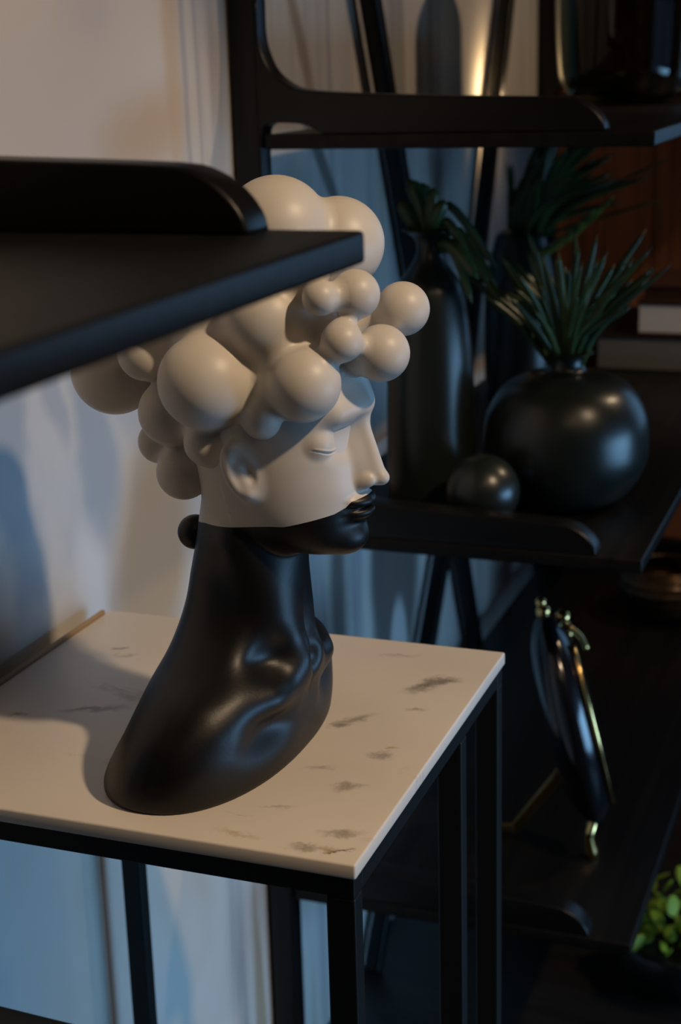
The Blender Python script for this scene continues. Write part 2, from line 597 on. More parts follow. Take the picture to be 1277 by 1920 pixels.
def hermite(z, zs, vs):
    """monotone-ish cubic interpolation of table (zs ascending)"""
    zs, vs = np.array(zs, float), np.array(vs, float)
    d = np.gradient(vs, zs)
    s = np.diff(vs)/np.diff(zs)
    for i in range(1, len(zs)-1):
        if s[i-1]*s[i] <= 0:
            d[i] = 0
    zc = np.clip(z, zs[0], zs[-1])
    i = np.clip(np.searchsorted(zs, zc) - 1, 0, len(zs)-2)
    h = zs[i+1]-zs[i]
    t = (zc-zs[i])/h
    return ((2*t**3-3*t*t+1)*vs[i] + (t**3-2*t*t+t)*h*d[i] + (-2*t**3+3*t*t)*vs[i+1] + (t**3-t*t)*h*d[i+1]).astype(np.float32)


def sph(x, y, z, c, r):
    return np.sqrt((x-c[0])**2 + (y-c[1])**2 + (z-c[2])**2) - r


def ell(x, y, z, c, r, tilt=0.0):
    """ellipsoid, optional tilt about the lateral axis"""
    dx, dy, dz = x-c[0], y-c[1], z-c[2]
    if tilt:
        ca, sa = math.cos(tilt), math.sin(tilt)
        dx, dz = dx*ca + dz*sa, -dx*sa + dz*ca
    q = np.sqrt((dx/r[0])**2 + (dy/r[1])**2 + (dz/r[2])**2)
    q2 = np.sqrt((dx/r[0]**2)**2 + (dy/r[1]**2)**2 + (dz/r[2]**2)**2)
    return q*(q-1)/np.maximum(q2, 1e-6)


def cap(x, y, z, a, b, ra, rb):
    a, b = np.array(a), np.array(b)
    d = b-a
    t = np.clip(((x-a[0])*d[0] + (y-a[1])*d[1] + (z-a[2])*d[2])/(d@d), 0, 1)
    return np.sqrt((x-a[0]-t*d[0])**2 + (y-a[1]-t*d[1])**2 + (z-a[2]-t*d[2])**2) - (ra + (rb-ra)*t)


def loft(x, y, z, zs, xf, xb, w, cx, n):
    c = hermite(z, zs, cx)
    f = hermite(z, zs, xf)
    b = hermite(z, zs, xb)
    ww = hermite(z, zs, w)
    a = np.where(x > c, f-c, c-b)
    g = ((np.abs(x-c)/a)**n + (np.abs(y)/ww)**n)**(1.0/n)
    return (g-1)*np.minimum(a, ww)


def head_base(x, y, z):
    zs = [-0.72, -0.685, -0.668, -0.648, -0.62, -0.58, -0.54, -0.50, -0.457, -0.42, -0.36, -0.30, -0.26]
    xf = [-0.775, -0.738, -0.724, -0.718, -0.718, -0.714, -0.717, -0.716, -0.705, -0.710, -0.735, -0.78, -0.82]
    xb = [-0.84, -0.86, -0.88, -0.90, -0.935, -0.955, -0.965, -0.975, -0.98, -0.98, -0.965, -0.93, -0.89]
    w = [0.034, 0.052, 0.063, 0.075, 0.087, 0.0965, 0.101, 0.1025, 0.104, 0.102, 0.092, 0.07, 0.04]
    cx = [-0.80, -0.80, -0.80, -0.81, -0.825, -0.84, -0.845, -0.85, -0.85, -0.85, -0.85, -0.85, -0.85]
    return loft(x, y, z, zs, xf, xb, w, cx, 2.06)


def figure(x, y, z):
    """whole bust without the hair; y is the distance from the plane of symmetry"""
    f = head_base(x, y, z)
    f = smax(f, -(z - (-0.681 - (x+0.741)*0.12)), 0.024)                 # under the jaw
    f = smin(f, ell(x, y, z, (-0.7365, 0.0, -0.655), (0.0245, 0.030, 0.021)), 0.022)   # chin
    # brow and eye socket
    f = smax(f, -ell(x, y, z, (-0.7055, 0.052, -0.503), (0.0250, 0.036, 0.0185)), 0.032)
    f = smax(f, -ell(x, y, z, (-0.697, 0.0235, -0.490), (0.0185, 0.0110, 0.0165)), 0.020)
    f = smin(f, cap(x, y, z, (-0.7145, 0.004, -0.459), (-0.732, 0.050, -0.466), 0.0082, 0.0035), 0.034)
    # nose
    ridge = cap(x, y, z, (-0.7110, 0, -0.486), (-0.6870, 0, -0.5640), 0.0070, 0.0085)
    ridge = smin(ridge, cap(x, y, z, (-0.7340, 0, -0.486), (-0.7115, 0, -0.5600), 0.0175, 0.0205), 0.016)
    f = smin(f, ridge, 0.014)
    f = smin(f, sph(x, y, z, (-0.6825, 0, -0.5665), 0.0066), 0.012)
    f = smin(f, ell(x, y, z, (-0.7055, 0.0160, -0.5695), (0.0145, 0.0070, 0.0098), 0.3), 0.008)
    f = smin(f, cap(x, y, z, (-0.7030, 0.0090, -0.5690), (-0.6850, 0, -0.5670), 0.0078, 0.0062), 0.006)
    f = smax(f, -ell(x, y, z, (-0.699, 0.0095, -0.5810), (0.0080, 0.0042, 0.0055), 0.2), 0.004)
    # eyelids, closed, with a lash crease
    lid = sph(x, y, z, (-0.7600, 0.0570, -0.5065), 0.0225)
    f = smin(f, lid, 0.009)
    zl = -0.5195 + (y-0.052)**2*9.0
    rr = 0.0019*(1 - ((y-0.0580)/0.0225)**2)
    crease = np.sqrt((f+0.0002)**2 + (z-zl)**2) - np.maximum(rr, -0.01)
    crease = np.where(rr > 0, crease, 0.01)
    crease = np.where(x > -0.78, crease, 0.01)
    f = smin(f, np.where((rr > 0) & (x > -0.78), np.sqrt((f)**2 + (z-zl-0.0028)**2) - rr*0.45, 0.01), 0.003)
    f = smax(f, -crease, 0.0010)
    # lips
    xs = x + y*y*9.0
    f = smin(f, ell(xs, y, z, (-0.7085, 0.0, -0.5975), (0.0120, 0.036, 0.0088), -0.25), 0.009)
    f = smin(f, ell(xs, y, z, (-0.7100, 0.0, -0.6165), (0.0115, 0.030, 0.0078), 0.15), 0.014)
    f = smax(f, -ell(xs, y, z, (-0.6960, 0.0, -0.6078), (0.0130, 0.034, 0.0017)), 0.004)
    f = smax(f, -cap(x, y, z, (-0.6965, 0, -0.584), (-0.693, 0, -0.591), 0.0028, 0.0036), 0.006)
    # ear
    t = 0.30
    ye = y + (x+0.858)*0.30
    ear = ell(x, ye, z, (-0.853, 0.103, -0.543), (0.0225, 0.0105, 0.044), t)
    ear = smin(ear, ell(x, ye, z, (-0.861, 0.108, -0.540), (0.0165, 0.0075, 0.037), t), 0.01)
    ear = smax(ear, -ell(x, ye, z, (-0.8490, 0.1190, -0.541), (0.0140, 0.0105, 0.0290), t), 0.008)
    ear = smax(ear, -ell(x, ye, z, (-0.8420, 0.1105, -0.545), (0.009, 0.009, 0.013), t), 0.008)
    ear = smin(ear, cap(x, ye, z, (-0.857, 0.1070, -0.535), (-0.842, 0.1065, -0.573), 0.0035, 0.006), 0.008)
    f = smin(f, ear, 0.012)
    # neck, shoulders, base
    zs = [-1.02, -1.0, -0.97, -0.93, -0.895, -0.865, -0.835, -0.80, -0.76, -0.72, -0.68, -0.64, -0.60, -0.56]
    xf = [-0.822, -0.820, -0.816, -0.814, -0.814, -0.816, -0.818, -0.820, -0.817, -0.814, -0.812, -0.82, -0.84, -0.85]
    xb = [-1.092, -1.088, -1.072, -1.048, -1.032, -1.020, -1.008, -0.997, -0.986, -0.978, -0.969, -0.961, -0.953, -0.945]
    w = [0.262, 0.263, 0.262, 0.254, 0.233, 0.198, 0.145, 0.105, 0.083, 0.074, 0.069, 0.068, 0.066, 0.06]
    cx = [-0.955, -0.955, -0.950, -0.940, -0.930, -0.925, -0.918, -0.910, -0.903, -0.897, -0.890, -0.885, -0.89, -0.895]
    nk = loft(x, y, z, zs, xf, xb, w, cx, 2.25)
    # sternomastoid, collar bones, hollows
    nk = smin(nk, cap(x, y, z, (-0.885, 0.060, -0.66), (-0.822, 0.020, -0.842), 0.017, 0.012), 0.04)
    nk = smax(nk, -ell(x, y, z, (-0.822, 0.092, -0.842), (0.030, 0.034, 0.034)), 0.05)
    nk = smin(nk, cap(x, y, z, (-0.824, 0.018, -0.862), (-0.842, 0.095, -0.885), 0.010, 0.012), 0.05)
    nk = smin(nk, cap(x, y, z, (-0.842, 0.095, -0.885), (-0.905, 0.175, -0.895), 0.012, 0.016), 0.05)
    nk = smax(nk, -ell(x, y, z, (-0.800, 0.125, -0.925), (0.034, 0.050, 0.018), -0.2), 0.045)
    nk = smax(nk, -sph(x, y, z, (-0.795, 0.0, -0.850), 0.012), 0.025)
    nk = smax(nk, -(z + 1.0), 0.012)
    return smin(f, nk, 0.028)


def surface_net(F, X, Y, Z):
    """dual mesh of the zero set on a rectilinear grid"""
    ins = F < 0
    nx, ny, nz = F.shape
    c = np.zeros((nx-1, ny-1, nz-1), np.uint8)
    for i in (0, 1):
        for j in (0, 1):
            for k in (0, 1):
                c += ins[i:nx-1+i, j:ny-1+j, k:nz-1+k]
    act = (c > 0) & (c < 8)
    I, J, K = np.nonzero(act)
    idx = -np.ones(act.shape, np.int64)
    idx[I, J, K] = np.arange(len(I))
    acc = np.zeros((len(I), 3))
    cnt = np.zeros(len(I))
    corners = [(i, j, k) for i in (0, 1) for j in (0, 1) for k in (0, 1)]
    G = (X, Y, Z)
    for a in corners:
        for ax in range(3):
            if a[ax] == 1:
                continue
            b = list(a)
            b[ax] = 1
            fa = F[I+a[0], J+a[1], K+a[2]]
            fb = F[I+b[0], J+b[1], K+b[2]]
            m = (fa < 0) != (fb < 0)
            t = np.where(m, fa/np.where(m, fa-fb, 1), 0)
            pa = np.stack([X[I+a[0]], Y[J+a[1]], Z[K+a[2]]], 1)
            pb = np.stack([X[I+b[0]], Y[J+b[1]], Z[K+b[2]]], 1)
            acc += np.where(m[:, None], pa + (pb-pa)*t[:, None], 0)
            cnt += m
    V = acc/cnt[:, None]
    quads = []
    for ax in range(3):
        A = [slice(None)]*3
        B = [slice(None)]*3
        A[ax] = slice(0, -1)
        B[ax] = slice(1, None)
        s0, s1 = ins[tuple(A)], ins[tuple(B)]
        d = s0 != s1
        e = np.argwhere(d)
        o1, o2 = (ax+1) % 3, (ax+2) % 3
        ok = (e[:, o1] > 0) & (e[:, o2] > 0) & (e[:, o1] < F.shape[o1]-1) & (e[:, o2] < F.shape[o2]-1)
        e = e[ok]
        fl = s0[tuple(e.T)]
        u1 = np.zeros(3, int); u1[o1] = 1
        u2 = np.zeros(3, int); u2[o2] = 1
        q = np.stack([idx[tuple((e-u1-u2).T)], idx[tuple((e-u2).T)], idx[tuple(e.T)], idx[tuple((e-u1).T)]], 1)
        q[~fl] = q[~fl][:, ::-1]
        quads.append(q)
    Q = np.concatenate(quads)
    Q = Q[(Q >= 0).all(1)]
    return V, Q


def clip(V, T, g):
    """split triangles T by scalar g at the vertices; keep g <= 0, exact shared border"""
    g = np.where(np.abs(g) < 1e-7, 1e-7, g)
    s = g[T] <= 0
    n = s.sum(1)
    keep = T[n == 3]
    newv = []
    cache = {}
    base = len(V)

    def cut(i, j):
        k = (i, j) if i < j else (j, i)
        if k not in cache:
            t = g[i]/(g[i]-g[j])
            cache[k] = base + len(newv)
            newv.append(V[i] + (V[j]-V[i])*t)
        return cache[k]

    out = []
    for tri, ss, nn in zip(T[(n == 1) | (n == 2)], s[(n == 1) | (n == 2)], n[(n == 1) | (n == 2)]):
        want = nn == 1
        r = int(np.nonzero(ss == want)[0][0])
        a, b, c = tri[r], tri[(r+1) % 3], tri[(r+2) % 3]
        if nn == 1:
            out.append((a, cut(a, b), cut(a, c)))
        else:
            ab, ac = cut(a, b), cut(a, c)
            out.append((ab, b, c))
            out.append((ab, c, ac))
    V2 = np.concatenate([V, np.array(newv).reshape(-1, 3)])
    T2 = np.concatenate([keep, np.array(out, dtype=np.int64).reshape(-1, 3)])
    used = np.unique(T2)
    rm = -np.ones(len(V2), np.int64)
    rm[used] = np.arange(len(used))
    return V2[used], rm[T2]


def to_mesh(name, V, P):
    me = bpy.data.meshes.new(name)
    V = V*S + np.array([0, 0, H])
    me.from_pydata(V.tolist(), [], P.tolist())
    me.update()
    return me


def axis(*segs):
    out = [segs[0][0]]
    for a, b, h in segs:
        n = max(1, int(round((b-a)/h)))
        out += list(a + (b-a)*np.arange(1, n+1)/n)
    return np.array(out, np.float32)


YM = 1.975
gx = axis((-1.14, -0.90, 0.005), (-0.90, -0.785, 0.0024), (-0.785, -0.665, 0.0011))
gy = axis((-0.003, 0.062, 0.00125), (0.062, 0.085, 0.002), (0.085, 0.135, 0.0018), (0.135, 0.280, 0.005))
gz = axis((-1.012, -0.70, 0.0042), (-0.70, -0.655, 0.0025), (-0.655, -0.535, 0.0013), (-0.535, -0.505, 0.0008), (-0.505, -0.45, 0.0013), (-0.45, -0.28, 0.004))
F = figure(gx[:, None, None], gy[None, :, None], gz[None, None, :])
F = np.maximum(F, (gz[None, None, :] + 0.295)).astype(np.float32)
V, Q = surface_net(F, gx.astype(float), gy.astype(float), gz.astype(float))
T = np.concatenate([Q[:, [0, 1, 2]], Q[:, [0, 2, 3]]])
V, T = clip(V, T, -V[:, 1])                         # half figure, cut at the plane of symmetry
on = np.abs(V[:, 1]) < 1e-6
rm = np.where(on, np.arange(len(V)), np.arange(len(V)) + len(V))
V2 = np.concatenate([V, V*np.array([1, -1, 1])])
T2 = np.concatenate([T, rm[T][:, ::-1]])
used = np.unique(T2)
back = -np.ones(len(V2), np.int64)
back[used] = np.arange(len(used))
V, T = V2[used], back[T2]
# glaze border: white above, black below
bx = [-1.3, -0.9689, -0.9379, -0.8834, -0.8231, -0.8028, -0.7624, -0.7379, -0.7258, -0.7188, -0.7066, -0.6999, -0.60]
bz = [-0.6434, -0.6434, -0.6356, -0.6319, -0.6244, -0.6239, -0.6145, -0.6088, -0.6023, -0.5945, -0.5907, -0.5884, -0.5884]
g = np.interp(V[:, 0], bx, bz) - V[:, 2]
V[:, 1] += YM
Vw, Tw = clip(V, T, g)
Vb, Tb = clip(V, T, -g)

bust = thing('bust_sculpture', W((-0.96, YM, -1.0)),
             'white and black bust of a woman with bubble hair on the marble table', 'sculpture')
o = oobj('face', to_mesh('face', Vw, Tw), M['white'], bust)
o['label'] = 'white glazed face with closed eyes and ear'
o = oobj('neck', to_mesh('neck', Vb, Tb), M['ink'], bust)
o['label'] = 'black glazed lips, neck and shoulders'

BALLS = [
    (-0.832, 1.975, -0.2212, 0.0745), (-0.7637, 2.035, -0.2455, 0.0653), (-0.6665, 2.025, -0.3338, 0.038),
    (-0.6751, 1.955, -0.3839, 0.0393), (-0.7019, 1.93, -0.3006, 0.0336), (-0.7371, 1.89, -0.2999, 0.0241),
    (-0.7116, 1.9, -0.3593, 0.0285), (-0.7631, 1.887, -0.4171, 0.0505), (-0.9036, 1.873, -0.4177, 0.0660),
    (-1.0159, 1.915, -0.3896, 0.0394), (-1.1103, 1.995, -0.4337, 0.0662), (-0.9896, 1.935, -0.4786, 0.0484),
    (-1.0324, 1.975, -0.5342, 0.0325), (-0.9805, 1.945, -0.5697, 0.0406), (-0.9167, 1.895, -0.5098, 0.0285),
    (-0.828, 1.91, -0.3358, 0.0582), (-0.9118, 1.945, -0.3328, 0.0636), (-0.9459, 1.915, -0.3141, 0.046),
    (-1.0349, 2.025, -0.3292, 0.067), (-0.9129, 1.975, -0.2509, 0.054), (-0.7845, 1.935, -0.2694, 0.0434),
    (-0.8114, 2.075, -0.3936, 0.0564), (-0.9246, 2.095, -0.4419, 0.0686), (-1.012, 2.095, -0.4125, 0.0652),
    (-1.043, 2.055, -0.497, 0.0489), (-0.8767, 2.075, -0.3325, 0.0667), (-0.9787, 2.075, -0.3034, 0.0635),
    (-0.984, 2.045, -0.5665, 0.0406), (-0.8237, 1.875, -0.4664, 0.0197)]
hx = axis((-1.20, -0.60, 0.0042))
hy = axis((-0.20, 0.225, 0.0042))
hz = axis((-0.63, -0.13, 0.0042))
hX, hY, hZ = hx[:, None, None], hy[None, :, None], hz[None, None, :]
D = np.minimum(head_base(hX, np.abs(hY), hZ) + 0.0045, 1).astype(np.float32)
D = smax(D, -(hZ + 0.60), 0.02)
D = smax(D, hZ + 0.29, 0.02)
D = smin(D, ell(hX, hY, hZ, (-0.885, 0.01, -0.375), (0.145, 0.10, 0.125)), 0.03)
D = smin(D, cap(hX, hY, hZ, (-0.800, -0.075, -0.37), (-0.8237, -0.100, -0.4664), 0.02, 0.0197), 0.02)
D = smin(D, cap(hX, hY, hZ, (-0.93, -0.05, -0.47), (-0.9167, -0.080, -0.5098), 0.03, 0.0285), 0.02)
D = smin(D, cap(hX, hY, hZ, (-0.745, -0.02, -0.40), (-0.70, -0.015, -0.39), 0.022, 0.018), 0.022)
D = smin(D, cap(hX, hY, hZ, (-0.745, 0.03, -0.36), (-0.69, 0.045, -0.345), 0.022, 0.016), 0.02)
for cx_, cy_, cz_, r_ in BALLS:
    D = smin(D, sph(hX, hY, hZ, (cx_, cy_-YM, cz_), r_), 0.018)
V, Q = surface_net(D, hx.astype(float), hy.astype(float), hz.astype(float))
V[:, 1] += YM
hair = oobj('hair_cap', to_mesh('hair_cap', V, Q), M['white'], bust)
hair['label'] = 'white scalp the hair bubbles grow from'
for b in BALLS:
    bm = bmesh.new()
    ball(bm, b[:3], b[3]*1.0025, 5 if b[3] > 0.045 else 4)
    mobj('hair_ball', bm, M['white'], bust)
bm = bmesh.new()
ball(bm, (-0.9828, 1.975, -0.6703), 0.0264, 4)
tube(bm, [(-0.975, 1.975, -0.671), (-0.93, 1.975, -0.672)], 0.017, 20)
o = mobj('nape_ball', bm, M['ink'], bust)
o['label'] = 'small black ball at the nape'

# ------------------------------------------------------------------ marble table
table = thing('side_table', W((-1.014, 2.05, ZF)), 'tall black metal table with a square white marble top', 'table')
TX0, TX1, TY0, TY1 = -1.4045, -0.6235, 1.6605, 2.4375
TB = -1.0225
bm = bmesh.new()
box(bm, (TX0, TY0, TB), (TX1, TY1, -1.0), 0.0035, 3)
o = mobj('marble_top', bm, M['marble'], table)
o['label'] = 'white marble slab with brown veins'
boxo('edge_strip', (TX0-0.008, TY0, TB-0.03), (TX0-0.0005, TY1-0.018, -0.994), M['tan'], table, 0.001)['label'] = 'tan strip along the wall edge'
RL = TB-0.031
for a, b in (((TX0+0.004, TY0+0.004, RL), (TX1-0.004, TY0+0.036, TB)), ((TX0+0.004, TY1-0.036, RL), (TX1-0.004, TY1-0.004, TB)),
             ((TX1-0.040, TY0+0.036, RL), (TX1-0.004, TY1-0.036, TB)), ((TX0+0.004, TY0+0.036, RL), (TX0+0.040, TY1-0.036, TB))):
    boxo('rail', a, b, M['metal'], table, 0.002)
for x, y in ((TX1-0.024, TY0+0.020), (TX0+0.024, TY0+0.020), (TX1-0.024, TY1-0.022), (TX0+0.024, TY1-0.022), (TX1-0.024, 2.185)):
    boxo('leg', (x-0.0205, y-0.016, ZF), (x+0.0205, y+0.016, RL), M['metal'], table, 0.003)


# ------------------------------------------------------------------ shelf units
ARM_TOP = [(-1.376, 0.1316), (-1.3763, 0.0658), (-1.367, 0.0212), (-1.3461, -0.0183), (-1.3073, -0.0475), (-1.2577, -0.0593),
           (-1.1113, -0.0690), (-0.8762, -0.0775), (-0.7071, -0.0835), (-0.6629, -0.0925), (-0.6352, -0.1105), (-0.6184, -0.1318), (-0.6126, -0.1507)]
ARM_BOT = [(-1.2296, -0.1507), (-1.2481, -0.1420), (-1.2703, -0.1320), (-1.2977, -0.1275), (-1.3419, -0.1266), (-1.3612, -0.1309),
           (-1.372, -0.1433), (-1.376, -0.1765)]


def side_frame(unit, y0, y1, tops, zfoot, ztop, post=True):
    """one post with its curved arms; tops are shelf heights"""
    bm = bmesh.new()
    box(bm, (-1.441, y0, zfoot), (-1.376, y1, ztop), 0.008, 3)
    mobj('post', bm, M['black'], unit)
    for zt in tops:
        d = zt + 0.1507
        t = [tuple(p) for p in spline([(x, z+d) for x, z in ARM_TOP], 3)]
        b = [tuple(p) for p in spline([(x, z+d) for x, z in ARM_BOT], 3)]
        poly = [(-1.400, 0.1316+d)] + t + b + [(-1.400, -0.1765+d)]
        bm = bmesh.new()
        plate(bm, poly, y0+0.001, y1-0.001, 0.012, 4)
        mobj('arm', bm, M['black'], unit)


def shelf_unit(name, y0, y1, tops, label, braces, arms=(True, True)):
    unit = thing(name, W((-0.95, (y0+y1)/2, ZF)), label, 'shelf')
    for k, (a, b) in enumerate(((y0, y0+0.06), (y1-0.06, y1))):
        side_frame(unit, a, b, tops, ZF, 1.6)
    for zt in tops:
        bm = bmesh.new()
        box(bm, (-1.3675, y0, zt-0.0325), (-0.5115, y1, zt), 0.005, 3)
        mobj('shelf_board', bm, M['blackwood'], unit)
    for pl in braces:
        for p, q in zip(pl, pl[1:]):
            bm = bmesh.new()
            bar(bm, p, q, 0.05, 0.05, (1, 0, 0), 0.006)
            mobj('brace', bm, M['black'], unit)
    return unit


XB = -1.405
shelf_unit('shelf_unit', 3.2, 6.2, (-0.1507, -1.0634, -2.0202),
           'black open shelf unit with crossed braces behind the marble table',
           [[(XB, 3.40, 1.55), (XB, 4.76, -1.42)], [(XB, 4.76, -1.42), (XB, 5.34, -2.69)],
            [(XB, 6.10, 1.55), (XB, 4.76, -1.42)], [(XB, 4.76, -1.42), (XB, 3.87, -2.69)]])
shelf_unit('shelf_unit', -1.56, 1.44, (-0.1605, -1.228),
           'blurred black shelf unit in the left foreground with rounded arm end', [])

# two small wall-washing lamps clipped to the upper shelf, near the wall
for side, zz, zl_, pw in (('on top of', -0.1505, -0.128, 1.5), ('underneath', -0.1835, -0.206, 0.8)):
    pk = thing('puck_light', W((-1.325, 5.34, zz)), 'small warm wall-washing lamp ' + side + ' the upper shelf, near the wall', 'lamp')
    d_ = 1 if zz > -0.17 else -1
    bm = bmesh.new()
    lathe(bm, (-1.325, 5.34), [(0.022, zz), (0.022, zz+0.010*d_), (0.018, zz+0.013*d_)], 20)
    bmesh.ops.recalc_face_normals(bm, faces=bm.faces)
    mobj('housing', bm, M['black'], pk)
    lamp('puck_glow', 'SPOT', (-1.325, 5.34, zl_), (-1.45, 5.36, zl_ + 0.03*d_), pw, (1.0, 0.68, 0.36),
         shadow_soft_size=0.005, spot_size=math.radians(150), spot_blend=1.0)


# ------------------------------------------------------------------ things on the shelves
Z1, Z2, Z3 = -0.1507, -1.0634, -2.0202


def vase(name, c, prof, label, m='vase', thick=0.006, lip=None):
    t = thing(name, W((c[0], c[1], prof[0][1])), label, 'vase')
    pr = [tuple(p) for p in spline(prof, 5)]
    inner = [(max(r-thick, 0.004), z) for r, z in pr[::-1] if z > prof[0][1]+0.02]
    bm = bmesh.new()
    lathe(bm, c, [(pr[0][0]*0.6, pr[0][1])] + pr + inner, 64)
    mobj('body', bm, M[m], t)
    return t


tall = vase('tall_vase', (-1.0895, 3.520), [(0.097, Z2), (0.1073, Z2+0.012), (0.1095, -0.995), (0.1079, -0.808), (0.1002, -0.665),
            (0.0861, -0.550), (0.0728, -0.5123), (0.0463, -0.475), (0.0311, -0.4437), (0.0311, -0.4186), (0.0459, -0.3995), (0.0655, -0.3895)],
            'tall dark green bottle vase with flared lip beside the round vase')
rnd = vase('round_vase', (-0.7734, 3.610), [(0.10, Z2), (0.150, -1.035), (0.1931, -0.9662), (0.2012, -0.8995), (0.1913, -0.8344),
           (0.1588, -0.7774), (0.1074, -0.7447), (0.058, -0.736), (0.0440, -0.7241), (0.0440, -0.7006), (0.0536, -0.692), (0.0660, -0.6880)],
           'round dark green vase filled with narrow grassy leaves')
bk = vase('floor_bottle', (-1.168, 4.75), [(0.09, Z2), (0.11, Z2+0.02), (0.115, -0.9), (0.112, -0.70), (0.095, -0.60), (0.085, -0.56), (0.075, -0.535), (0.05, -0.520)],
          'dark round-shouldered vase with tall plant behind the grassy vase')
bk.name = 'dark_vase'
t = thing('ball_ornament', W((-0.913, 3.355, Z2)), 'small dark green ball in front of the two vases', 'ornament')
bm = bmesh.new()
ball(bm, (-0.913, 3.355, Z2+0.0870), 0.0870, 5)
mobj('ball', bm, M['vase'], t)


def leaf(parent, p0, p1, p2, w, m, name='leaf', tip=0.55):
    """curved keeled blade from p0 over p1 to p2"""
    P = spline([p0, p1, p2], 5)
    bm = bmesh.new()
    prev = None
    n = len(P)
    for i, p in enumerate(P):
        t = i/(n-1)
        ww = w*(0.55 + 0.9*t)*(1-t)**tip + 0.0006
        a = np.array(P[min(i+1, n-1)]) - np.array(P[max(i-1, 0)])
        a /= np.linalg.norm(a)
        sd = np.cross(a, np.array([0.35, -0.92, 0.2]))
        sd /= np.linalg.norm(sd)
        nn = np.cross(sd, a)
        q = [p - sd*ww, p - nn*ww*0.35, p + sd*ww, p + nn*ww*0.15]
        vs = [bm.verts.new(W(v)) for v in q]
        if prev:
            for k in range(4):
                bm.faces.new((prev[k], prev[(k+1) % 4], vs[(k+1) % 4], vs[k]))
        else:
            bm.faces.new(vs[::-1])
        prev = vs
    bm.faces.new(prev)
    bmesh.ops.recalc_face_normals(bm, faces=bm.faces)
    return mobj(name, bm, M[m], parent)


def along(p, k):
    return (p[0]*k, p[1]*k, p[2]*k)


def plant(name, loc, label):
    return thing(name, W(loc), label, 'plant')


R = random.Random(11)
pl = plant('grass_plant', (-0.7734, 3.610, -0.72), 'fan of narrow green leaves growing from the round vase')
tips = [(-1.009, -0.441), (-0.985, -0.475), (-0.9576, -0.5088), (-0.935, -0.46), (-0.9188, -0.5205), (-0.90, -0.47), (-0.885, -0.43),
        (-0.862, -0.3837), (-0.845, -0.43), (-0.8305, -0.3834), (-0.815, -0.44), (-0.80, -0.40), (-0.785, -0.43), (-0.762, -0.3947),
        (-0.745, -0.42), (-0.73, -0.46), (-0.71, -0.41), (-0.695, -0.44), (-0.6822, -0.3938), (-0.67, -0.45), (-0.655, -0.47),
        (-0.64, -0.42), (-0.625, -0.46), (-0.5917, -0.3928), (-0.605, -0.45), (-0.58, -0.44), (-0.5435, -0.41), (-0.56, -0.47),
        (-0.5067, -0.451), (-0.5419, -0.4636), (-0.575, -0.50), (-0.62, -0.51), (-0.68, -0.52), (-0.74, -0.50), (-0.8045, -0.4931),
        (-0.86, -0.52), (-0.90, -0.55), (-0.77, -0.47), (-0.83, -0.50), (-0.65, -0.50), (-0.70, -0.48), (-0.79, -0.52), (-0.95, -0.55)]
for i, (x, z) in enumerate(tips):
    dy = R.uniform(-0.13, 0.13)
    x0 = -0.7509 + (x+0.7509)*0.10 + R.uniform(-0.012, 0.012)
    y0 = 3.505 + dy*0.15
    mid = (x0 + (x-x0)*R.uniform(0.36, 0.46), y0 + dy*0.5, -0.70 + (z+0.70)*R.uniform(0.50, 0.60))
    leaf(pl, along((x0, y0, -0.70), 1.03), along(mid, 1.03), along((x, 3.505+dy, z), 1.03), R.uniform(0.009, 0.014), R.choice(['leafdark', 'leafteal', 'leafdark']))
for i in range(34):
    x, z = -0.7509 + R.uniform(-0.20, 0.19), R.uniform(-0.56, -0.44)
    dy = R.uniform(-0.16, 0.16)
    x0, y0 = -0.7509 + R.uniform(-0.022, 0.022), 3.505 + dy*0.15
    leaf(pl, along((x0, y0, -0.70), 1.03), along((x0 + (x-x0)*0.38, y0 + dy*0.45, -0.70 + (z+0.70)*0.58), 1.03), along((x, 3.505+dy, z), 1.03), R.uniform(0.009, 0.013), R.choice(['leafdark', 'leafteal', 'leafdark']))

pl = plant('strap_plant', (-1.0895, 3.52, -0.44), 'thick strap leaves drooping out of the tall bottle vase')
for p1, p2, w in (((-1.085, 3.45, -0.33), (-1.1141, 3.45, -0.2662), 0.024), ((-1.105, 3.44, -0.36), (-1.1345, 3.44, -0.315), 0.022),
                  ((-1.075, 3.46, -0.34), (-1.090, 3.47, -0.275), 0.024), ((-1.06, 3.45, -0.35), (-1.055, 3.45, -0.285), 0.022),
                  ((-1.045, 3.42, -0.36), (-1.020, 3.42, -0.31), 0.019), ((-1.09, 3.49, -0.35), (-1.12, 3.50, -0.29), 0.022),
                  ((-1.02, 3.45, -0.325), (-0.9037, 3.45, -0.47), 0.012), ((-1.02, 3.43, -0.36), (-0.955, 3.42, -0.455), 0.013),
                  ((-1.00, 3.46, -0.385), (-0.9035, 3.46, -0.5215), 0.012), ((-1.00, 3.40, -0.41), (-0.93, 3.38, -0.485), 0.018),
                  ((-0.995, 3.44, -0.42), (-0.92, 3.44, -0.50), 0.016), ((-1.00, 3.42, -0.43), (-0.95, 3.40, -0.545), 0.012),
                  ((-0.98, 3.46, -0.44), (-0.89, 3.46, -0.56), 0.009)):
    leaf(pl, along((-1.0693 + (p2[0]+1.0693)*0.10, 3.455, -0.43), 1.019), along(p1, 1.019), along(p2, 1.019), w, R.choice(['leafdark', 'leafteal']), 'leaf', 0.30)

